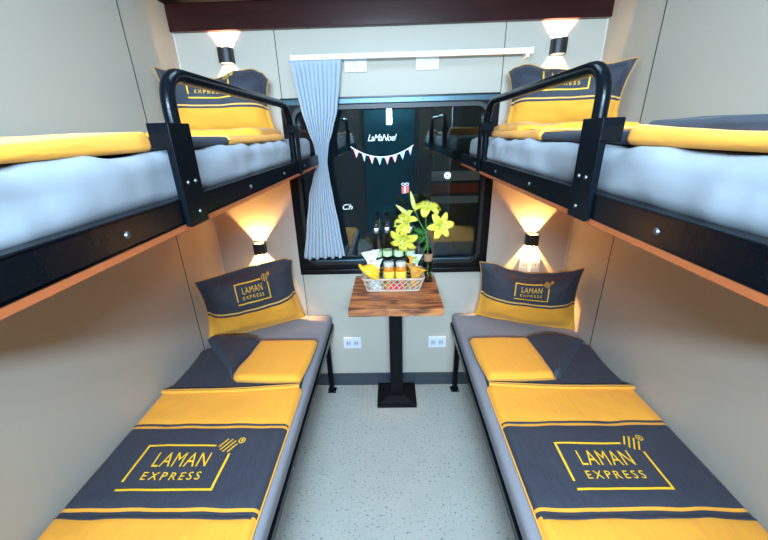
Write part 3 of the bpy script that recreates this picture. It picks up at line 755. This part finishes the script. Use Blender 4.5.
# ------------------------------------------------------------------ table
TZ = .792
s = thing('table', (.02, -.12, 0), 'wooden slab table on a black steel post under the window', 'table')
o = B(-.209, .250, -.426, -.002, TZ-.038, TZ, bev=.003, seg=3); o.build('tabletop', M['wood'], s)
B(-.018, .058, -.158, -.082, .03, TZ-.0385, bev=.003).build('column', M['blackmatte'], s)
m = MB(); m.box(-.101, .142, -.218, -.014, .0002, .024, bev=.003)
bq = [(-.092, -.209), (.133, -.209), (.133, -.022), (-.092, -.022)]; tq = [(-.024, -.164), (.064, -.164), (.064, -.076), (-.024, -.076)]
m.add([(x, y, .022) for x, y in bq]+[(x, y, .052) for x, y in tq], [[k, (k+1) % 4, 4+(k+1) % 4, 4+k] for k in range(4)]+[[4, 5, 6, 7]])
m.build('base_plate', M['blackmatte'], s)
m = MB(); m.box(-.07, .11, -.22, -.03, TZ-.044, TZ-.0382); m.build('mounting_plate', M['blackmatte'], s)

# ------------------------------------------------------------------ basket and what stands in it
s = thing('basket', (.012, -.148, TZ), 'cream woven basket of snacks and drinks on the table', 'basket')
BB = (-.132, .150, -.226, -.075); BT = (-.152, .172, -.240, -.058); BH = .070
def perim(rect, q, r=.02):
    x0, x1, y0, y1 = rect; pts = rrect(x0, x1, y0, y1, r, 5); pts = [Vector((a, b, 0)) for a, b in pts]; pts.append(pts[0])
    L = [0]
    for a, b in zip(pts, pts[1:]): L.append(L[-1]+(b-a).length)
    d = (q % 1)*L[-1]; i = 0
    while i < len(pts)-2 and d > L[i+1]: i += 1
    return pts[i].lerp(pts[i+1], (d-L[i])/max(L[i+1]-L[i], 1e-9))
z0 = TZ+.005
m = MB(); N = 30
for k in range(N):
    for sg in (-1, 1):
        pts = []
        for j in range(5):
            t = j/4; q = k/N+sg*t*2/N; p = perim(BB, q)*(1-t)+perim(BT, q)*t; ip = Vector((.012, -.15, 0)); p = p+(p-ip).normalized()*.0012*sg; pts.append((p.x, p.y, z0+BH*t))
        m.tube(pts, .0029, 5, cap=False)
m.build('woven_wall', M['basket'], s)
m = MB()
for rect, z, r in ((BT, z0+BH, .0048), (BB, z0, .0042)):
    m.tube([tuple(perim(rect, k/80)+Vector((0, 0, z))) for k in range(81)], r, 8, cap=False)
m.build('rim', M['basket'], s)
m = MB(); m.add([tuple(perim(BB, k/60)+Vector((0, 0, zz))) for zz in (TZ+.0005, TZ+.004) for k in range(60)], [list(range(60))[::-1], list(range(60, 120))]+[[k, (k+1) % 60, 60+(k+1) % 60, 60+k] for k in range(60)]); m.build('base', M['basket'], s)
BZ = TZ+.0045
def K_(p): return [(q*.84, z) for q, z in p]
def bottle(x, y, label):
    s = thing('water_bottle', (x, y, BZ), label, 'bottle', 'glass water bottles in the basket')
    m = MB(); m.lathe(K_([(.0, .0), (.027, .0), (.0305, .006), (.0305, .185), (.029, .205), (.022, .240), (.0145, .275), (.0125, .292), (.0125, .317), (.0, .317)]), (x, y, BZ), 24); m.build('bottle_body', M['clear'], s)
    m2 = MB(); m2.lathe(K_([(.0309, .160), (.0313, .162), (.0313, .190), (.0309, .192), (.0306, .190), (.0306, .162), (.0309, .160)]), (x, y, BZ), 24, caps=False); m2.build('paper_label', M['label_green'], s)
    m = MB(); m.lathe(K_([(.0131, .322), (.0140, .291), (.0140, .318), (.0131, .319), (.0128, .316), (.0128, .292), (.0131, .290)]), (x, y, BZ), 18, caps=False); m.build('neck_band', M['neck'], s)
    m = MB(); m.lathe(K_([(.0, .3175), (.0142, .3175), (.0146, .322), (.0142, .336), (.012, .338), (.0, .338)]), (x, y, BZ), 18); m.build('cap', M['cap'], s)
bottle(-.074, -.125, 'clear glass water bottle nearest the curtain in the basket')
bottle(-.018, -.112, 'clear glass water bottle, second from the curtain in the basket')
bottle(.042, -.118, 'clear glass water bottle, third from the curtain, under the drooping lily')
bottle(.104, -.114, 'clear glass water bottle nearest the vase in the basket')
def jar(x, y, label):
    s = thing('juice_jar', (x, y, BZ), label, 'jar', 'orange jars in the basket')
    m = MB(); m.lathe([(0, 0), (.027, 0), (.0295, .004), (.0295, .112), (.026, .124), (.024, .128), (0, .128)], (x, y, BZ), 24); m.build('jar_body', M['juice'], s)
    m = MB(); m.lathe([(.0298, .060), (.0302, .062), (.0302, .100), (.0298, .102), (.0296, .100), (.0296, .062), (.0298, .060)], (x, y, BZ), 24, caps=False); m.build('paper_label', M['juicelabel'], s)
    m = MB(); m.lathe([(0, .1285), (.0268, .1285), (.0272, .131), (.0272, .147), (.026, .149), (0, .149)], (x, y, BZ), 24); m.build('lid', M['lid'], s)
jar(-.012, -.190, 'orange jar with silver lid beside the white snack bags')
jar(.052, -.190, 'orange jar with silver lid beside the golden pouch')
def snack(bl, br, tr, tl, mt, label, seed):
    s = thing('snack_bag', tuple((Vector(bl)+Vector(br))/2), label, 'snack bag', 'snack bags in the basket')
    S, n = bagsurf(bl, br, tr, tl, .012, seed=seed, flange=.1, power=.6); bagmesh(S, nu=20, nv=20).build('bag_body', mt, s)
    for v0, v1 in ((.94, 1.0), (0, .06)):
        m = MB(); vs = []; fs = []
        for k in range(31):
            z = .0012*(1 if k % 2 else -1)
            for v in (v0, v1): vs.append(S(k/30, v, 1, .0012+z))
        for k in range(30): fs.append([2*k, 2*k+2, 2*k+3, 2*k+1])
        m.add(vs, fs); m.build('crimped_seal', M['white'], s)
snack((-.120, -.180, BZ+.006), (-.070, -.180, BZ+.006), (-.056, -.172, BZ+.215), (-.156, -.170, BZ+.196), M['bagA'], 'tall white snack bag behind the bananas', 3)
snack((-.106, -.208, BZ+.006), (-.048, -.208, BZ+.006), (-.040, -.204, BZ+.175), (-.114, -.202, BZ+.152), M['bagA'], 'short white snack bag in front, between bananas and jar', 5)
snack((.085, -.158, BZ+.006), (.140, -.150, BZ+.006), (.170, -.146, BZ+.172), (.100, -.150, BZ+.178), M['bagB'], 'white and green snack bag behind the golden pouch', 9)
s = thing('banana_bunch', (-.10, -.215, .85), 'bunch of yellow bananas over the left rim of basket', 'fruit')
for k in range(4):
    m = MB(); p0 = Vector((-.158+.004*k, -.228+.010*k, .938-.006*k)); p1 = Vector((-.115+.007*k, -.250+.012*k, .915+.012*k-.014)); p2 = Vector((-.066+.003*k, -.236+.012*k, .868+.016*k))
    pts = []; rr = []
    for j in range(15):
        t = j/14; pts.append(p0*(1-t)**2+p1*2*t*(1-t)+p2*t*t); rr.append(.003+.0125*math.sin(PI*min(1, max(0, (t*.94+.05))))**.55)
    m.tube(pts, rr, 8); ob = m.build('banana', M['banana'], s)
    m = MB(); m.tube([pts[-1], pts[-1]+(pts[-1]-pts[-2])*.5], [.005, .0035], 7); m.build('banana_tip', M['stemtip'], ob)
m = MB(); m.tube([(-.163, -.222, .946), (-.156, -.218, .936), (-.150, -.215, .926)], [.006, .009, .008], 8); m.build('stalk', M['banana'], s)
s = thing('pouch', (.122, -.196, BZ), 'golden pouch with dark print and tied neck at basket front', 'pouch')
S, n = bagsurf((.084, -.203, BZ+.014), (.144, -.200, BZ+.014), (.188, -.202, .900), (.078, -.200, .946), .022, seed=6, flange=.02, power=.5)
bagmesh(S, nu=20, nv=20).build('pouch_body', M['gold'], s)
S2, n2 = bagsurf((.080, -.199, .930), (.124, -.199, .922), (.134, -.196, .968), (.078, -.198, .984), .012, seed=2, flange=.02, power=.6)
bagmesh(S2, nu=12, nv=10).build('pouch_neck', M['gold'], s)
m = MB(); m.tube([(.103+.024*math.cos(2*PI*k/16), -.199+.016*math.sin(2*PI*k/16), .933) for k in range(17)], .003, 6); m.build('neck_tie', M['twine'], s)
m = MB()
for j in range(6):
    for k in range(5):
        u, v = .18+k*.15+.03*(j % 2), .45+j*.085; q = [(u-.035, v), (u+.01, v-.02), (u+.045, v+.01), (u, v+.025)]
        m.add([S(a, b, 1, .0008) for a, b in q], [[0, 1, 2, 3]])
m.build('dark_print', M['goldprint'], s)
s = thing('red_packet', (.045, -.212, BZ), 'red packet showing through the front of the basket weave', 'packet')
S, n = bagsurf((-.03, -.217, BZ+.006), (.075, -.217, BZ+.006), (.078, -.220, BZ+.045), (-.03, -.220, BZ+.045), .004, flange=.03)
bagmesh(S, nu=16, nv=8).build('packet_body', M['redpack'], s)
def leafmesh(m, p0, p1, w, droop=.01, n=8, side=None):
    p0, p1 = Vector(p0), Vector(p1); d = (p1-p0); sd = side or d.cross(Vector((0, 0, 1))).normalized()
    nrm = sd.cross(d).normalized(); vs = []; fs = []
    for i in range(n+1):
        t = i/n; c = p0+d*t+Vector((0, 0, -droop*t*t)); ww = w*math.sin(PI*min(.985, t*.93+.05))**.8
        vs += [c-sd*ww+nrm*ww*.35, c, c+sd*ww+nrm*ww*.35, c-nrm*.0008]
    for i in range(n):
        a = 4*i; fs += [[a, a+1, a+5, a+4], [a+1, a+2, a+6, a+5], [a+2, a+3, a+7, a+6], [a+3, a, a+4, a+7]]
    m.add(vs, fs, 0, True)
s = thing('herb_sprig', (.02, -.23, .85), 'green leafy sprig along the front rim of basket', 'herb')
for k, x in enumerate((-.045, -.015, .015, .045, .072, .02)):
    m = MB(); leafmesh(m, (x, -.222, BZ+.040), (x+.022*(-1)**k, -.236, BZ+.066), .011, .0); m.build('leaf', M['green'], s)
m = MB(); m.tube([(-.05, -.222, BZ+.038), (0, -.224, BZ+.042), (.08, -.222, BZ+.038)], .0018, 6); m.build('stalk', M['stem'], s)

# ------------------------------------------------------------------ vase and lilies
VX, VY = .203, -.090
s = thing('vase', (VX, VY, TZ), 'slim glass vase with a twine band on right of table', 'vase')
m = MB(); m.lathe([(.0, .001), (.027, .001), (.030, .006), (.029, .03), (.026, .08), (.022, .13), (.021, .165), (.024, .185), (.022, .185), (.019, .165), (.020, .13), (.024, .08), (.026, .03), (.024, .010), (.0, .009)], (VX, VY, TZ), 28); m.build('vase_body', M['vase'], s)
m = MB(); m.lathe([(.0232, .122), (.0252, .125), (.0250, .163), (.0228, .166), (.0225, .163), (.0230, .125), (.0232, .122)], (VX, VY, TZ), 24, caps=False); m.build('twine_band', M['twine'], s)
def bloom(parent, c, d, size, curl, spin=0, openf=1.0):
    c, d = Vector(c), Vector(d).normalized(); q = Vector((0, 0, 1)).rotation_difference(d)
    hub = MB(); hub.tube([c-d*size*.30, c-d*size*.1, c+d*size*.05], [.0035, .007, .008], 8); h = hub.build('bloom', M['bud'], parent)
    for k in range(6):
        a = 2*PI*k/6+spin; ca, sa = math.cos(a), math.sin(a); big = 1.0 if k % 2 == 0 else .82; m = MB(); vs = []; fs = []; n = 10
        pos = Vector((.004, 0)); ang = math.radians(78-20*openf); seg = size*1.15/n
        for i in range(n+1):
            t = i/n; w = size*.30*big*(math.sin(PI*min(.97, t*.90+.07)))**.75
            nr = Vector((-math.sin(ang), math.cos(ang)))
            for wv in (-1, -.5, 0, .5, 1):
                lift = .28*w*abs(wv)**1.5*(1-.4*t)+.0012*math.sin(i*2+wv*5)
                r = pos.x+nr.x*lift; zz = pos.y+nr.y*lift
                vs.append(c+q @ Vector((r*ca-w*wv*sa, r*sa+w*wv*ca, zz)))
            pos = pos+Vector((math.cos(ang), math.sin(ang)))*seg; ang -= math.radians(curl)*(.45+1.2*t)/n*1.3
        for i in range(n):
            for j in range(4): b = i*5+j; fs.append([b, b+1, b+6, b+5])
        m.add(vs, fs, 0, True); o = m.build('petal', M['petal'], h)
        md = o.modifiers.new('thick', 'SOLIDIFY'); md.thickness = .0008
    m = MB()
    for k in range(6):
        a = 2*PI*k/6+.5+spin; e = c+q @ Vector((size*.26*math.cos(a), size*.26*math.sin(a), size*.62)); m.tube([c, c+(e-c)*.5+d*.004, e], .0011, 5)
        sd = (q @ Vector((-math.sin(a), math.cos(a), 0)))*.006; m.tube([e-sd*.7, e+sd*.7], .0016, 6, mi=1)
    m.tube([c, c+d*size*.72], [.0016, .0022], 6); m.build('stamens', [M['bud'], M['anther']], h)
def budm(parent, p0, p1, r):
    m = MB(); p0, p1 = Vector(p0), Vector(p1); n = 12
    m.tube([p0.lerp(p1, i/n) for i in range(n+1)], [max(.0012, r*math.sin(PI*min(1, (i/n)**.8*.93+.06))**.8) for i in range(n+1)], 10); m.build('bud', M['bud'], parent)
def stemline(parent, pts, r=.0028):
    m = MB(); P_ = [Vector(p) for p in pts]; out = []
    for i in range(len(P_)-1):
        p0, p1, p2, p3 = P_[max(i-1, 0)], P_[i], P_[i+1], P_[min(i+2, len(P_)-1)]
        for k in range(8):
            t = k/8; out.append(.5*((2*p1)+(p2-p0)*t+(2*p0-5*p1+4*p2-p3)*t*t+(3*p1-p0-3*p2+p3)*t**3))
    out.append(P_[-1]); m.tube(out, r, 7); m.build('stem', M['stem'], parent)
def leaf(parent, p0, p1, w, droop=.01, side=None): m = MB(); leafmesh(m, p0, p1, w, droop, side=side); m.build('leaf', M['green'], parent)
VB0 = Vector((VX, VY, TZ+.015))
# tall stem: trumpet bloom on top and the open star facing the room
s = thing('lily_stem', tuple(VB0), 'yellow lily stem with two blooms on the right of vase', 'flower', 'lilies in the vase')
stemline(s, [VB0+Vector((-.008, .004, 0)), (.202, -.092, .98), (.190, -.105, 1.08), (.186, -.112, 1.14), (.190, -.118, 1.185)])
stemline(s, [(.190, -.106, 1.085), (.208, -.118, 1.125), (.244, -.128, 1.128)], .0022)
bloom(s, (.191, -.118, 1.195), (.05, -.30, 1), .082, 150, .2)
bloom(s, (.252, -.140, 1.124), (.22, -1, .10), .070, 75, .3, 1.5)
leaf(s, (.190, -.104, 1.07), (.120, -.128, 1.105), .016, .005, Vector((0, .45, 1)).normalized())
leaf(s, (.192, -.104, 1.05), (.150, -.140, 1.045), .014, .015, Vector((0, .4, 1)).normalized())
leaf(s, (.196, -.100, 1.02), (.172, -.130, .975), .010, .005)
s = thing('lily_stem', tuple(VB0+Vector((.004, .006, 0))), 'yellow lily stem with two drooping blooms leaning left over bottles', 'flower', 'lilies in the vase')
stemline(s, [VB0+Vector((.006, .008, 0)), (.199, -.085, .98), (.172, -.104, 1.06), (.130, -.118, 1.108), (.096, -.122, 1.125)])
stemline(s, [(.168, -.106, 1.066), (.120, -.125, 1.075), (.082, -.128, 1.066)], .0022)
bloom(s, (.088, -.123, 1.128), (-.55, -.45, .55), .080, 110, .6)
bloom(s, (.074, -.135, 1.060), (-.25, -.85, -.32), .078, 85, .1, 1.4)
leaf(s, (.180, -.098, 1.04), (.132, -.135, 1.065), .015, .012, Vector((0, .4, 1)).normalized())
leaf(s, (.186, -.096, 1.02), (.225, -.110, .99), .010, .02)
s = thing('lily_stem', tuple(VB0+Vector((0, -.004, 0))), 'lily stem with two closed buds at top left of vase', 'flower', 'lilies in the vase')
stemline(s, [VB0+Vector((0, -.006, 0)), (.200, -.098, .98), (.182, -.108, 1.08), (.150, -.116, 1.145), (.126, -.120, 1.205)])
stemline(s, [(.150, -.116, 1.145), (.118, -.124, 1.165), (.096, -.126, 1.178)], .002)
budm(s, (.127, -.120, 1.203), (.104, -.126, 1.300), .012); budm(s, (.098, -.126, 1.176), (.030, -.130, 1.232), .0115)
leaf(s, (.176, -.110, 1.09), (.205, -.135, 1.15), .012, .01, Vector((.7, 0, .7)).normalized())

# ------------------------------------------------------------------ lights
lampo = thing('ceiling_lamp', (0, -.95, ZC), 'flat rectangular ceiling lamp above the aisle', 'lamp')
m = MB(); ringprism(m, [(-.20, -.32), (.20, -.32), (.20, .32), (-.20, .32)], [(-.18, -.30), (.18, -.30), (.18, .30), (-.18, .30)], -.0, .03)
m.v = [Vector((v.x, v.z-.95, ZC-.03+v.y-.0005)) for v in m.v]; m.build('lamp_frame', M['white'], lampo)
B(-.179, .179, -1.249, -.651, ZC-.022, ZC-.014).build('diffuser', M['lampglow'], lampo)
def area(name, loc, look, sx, sy, en, col):
    l = bpy.data.lights.new(name, 'AREA'); l.shape = 'RECTANGLE'; l.size = sx; l.size_y = sy; l.energy = en; l.color = col
    o = bpy.data.objects.new(name, l); C.objects.link(o); o.location = loc; o.rotation_euler = (Vector(look)-Vector(loc)).to_track_quat('-Z', 'Y').to_euler(); return o
area('ceiling_light', (0, -.95, ZC-.035), (0, -.95, 0), .34, .58, 8, (.56, .86, 1.18))
area('camera_flash', (.0, -1.97, 1.80), (0, 0, .9), .06, .34, 5, (.62, .88, 1.10))
clo = thing('added_corridor_lamp', (0, -3.11, ZC), 'long hanging lamp added in the invented corridor behind the camera', 'lamp')  # invented lamp fixture, added behind the camera to go with the key light
B(-.62, .62, -3.16, -3.06, 1.85, 2.02, bev=.004).build('lamp_housing', M['white'], clo)
for x in (-.5, .5): B(x-.008, x+.008, -3.118, -3.102, 2.02, ZC).build('hanger', M['black'], clo)
area('added_corridor_light', (0, -3.05, 1.93), (0, -.5, .7), 1.0, .14, 168, (.60, .87, 1.16))  # unseen key light added to brighten the compartment from behind the camera
l = bpy.data.lights.new('added_corridor_glow', 'POINT'); l.energy = 80; l.shadow_soft_size = .1; l.color = (.74, .92, 1.0); o = bpy.data.objects.new('added_corridor_glow', l); C.objects.link(o); o.location = (0, -3.25, 2.28)  # added point light that brightens the teal door mirrored in the window
l = bpy.data.lights.new('added_coach_light', 'POINT'); l.energy = 14; l.shadow_soft_size = .2; l.color = (1, .9, .75); o = bpy.data.objects.new('added_coach_light', l); C.objects.link(o); o.location = (1.6, .9, 2.6)  # added light with no lamp of its own, so the invented coach shows

w = bpy.data.worlds.new('night'); sc.world = w; w.use_nodes = True
w.node_tree.nodes['Background'].inputs[0].default_value = (.01, .02, .035, 1); w.node_tree.nodes['Background'].inputs[1].default_value = .5
sc.view_settings.view_transform = 'Standard'; sc.view_settings.look = 'None'; sc.view_settings.exposure = .20; sc.view_settings.gamma = 1; sc.view_settings.use_curve_mapping = False
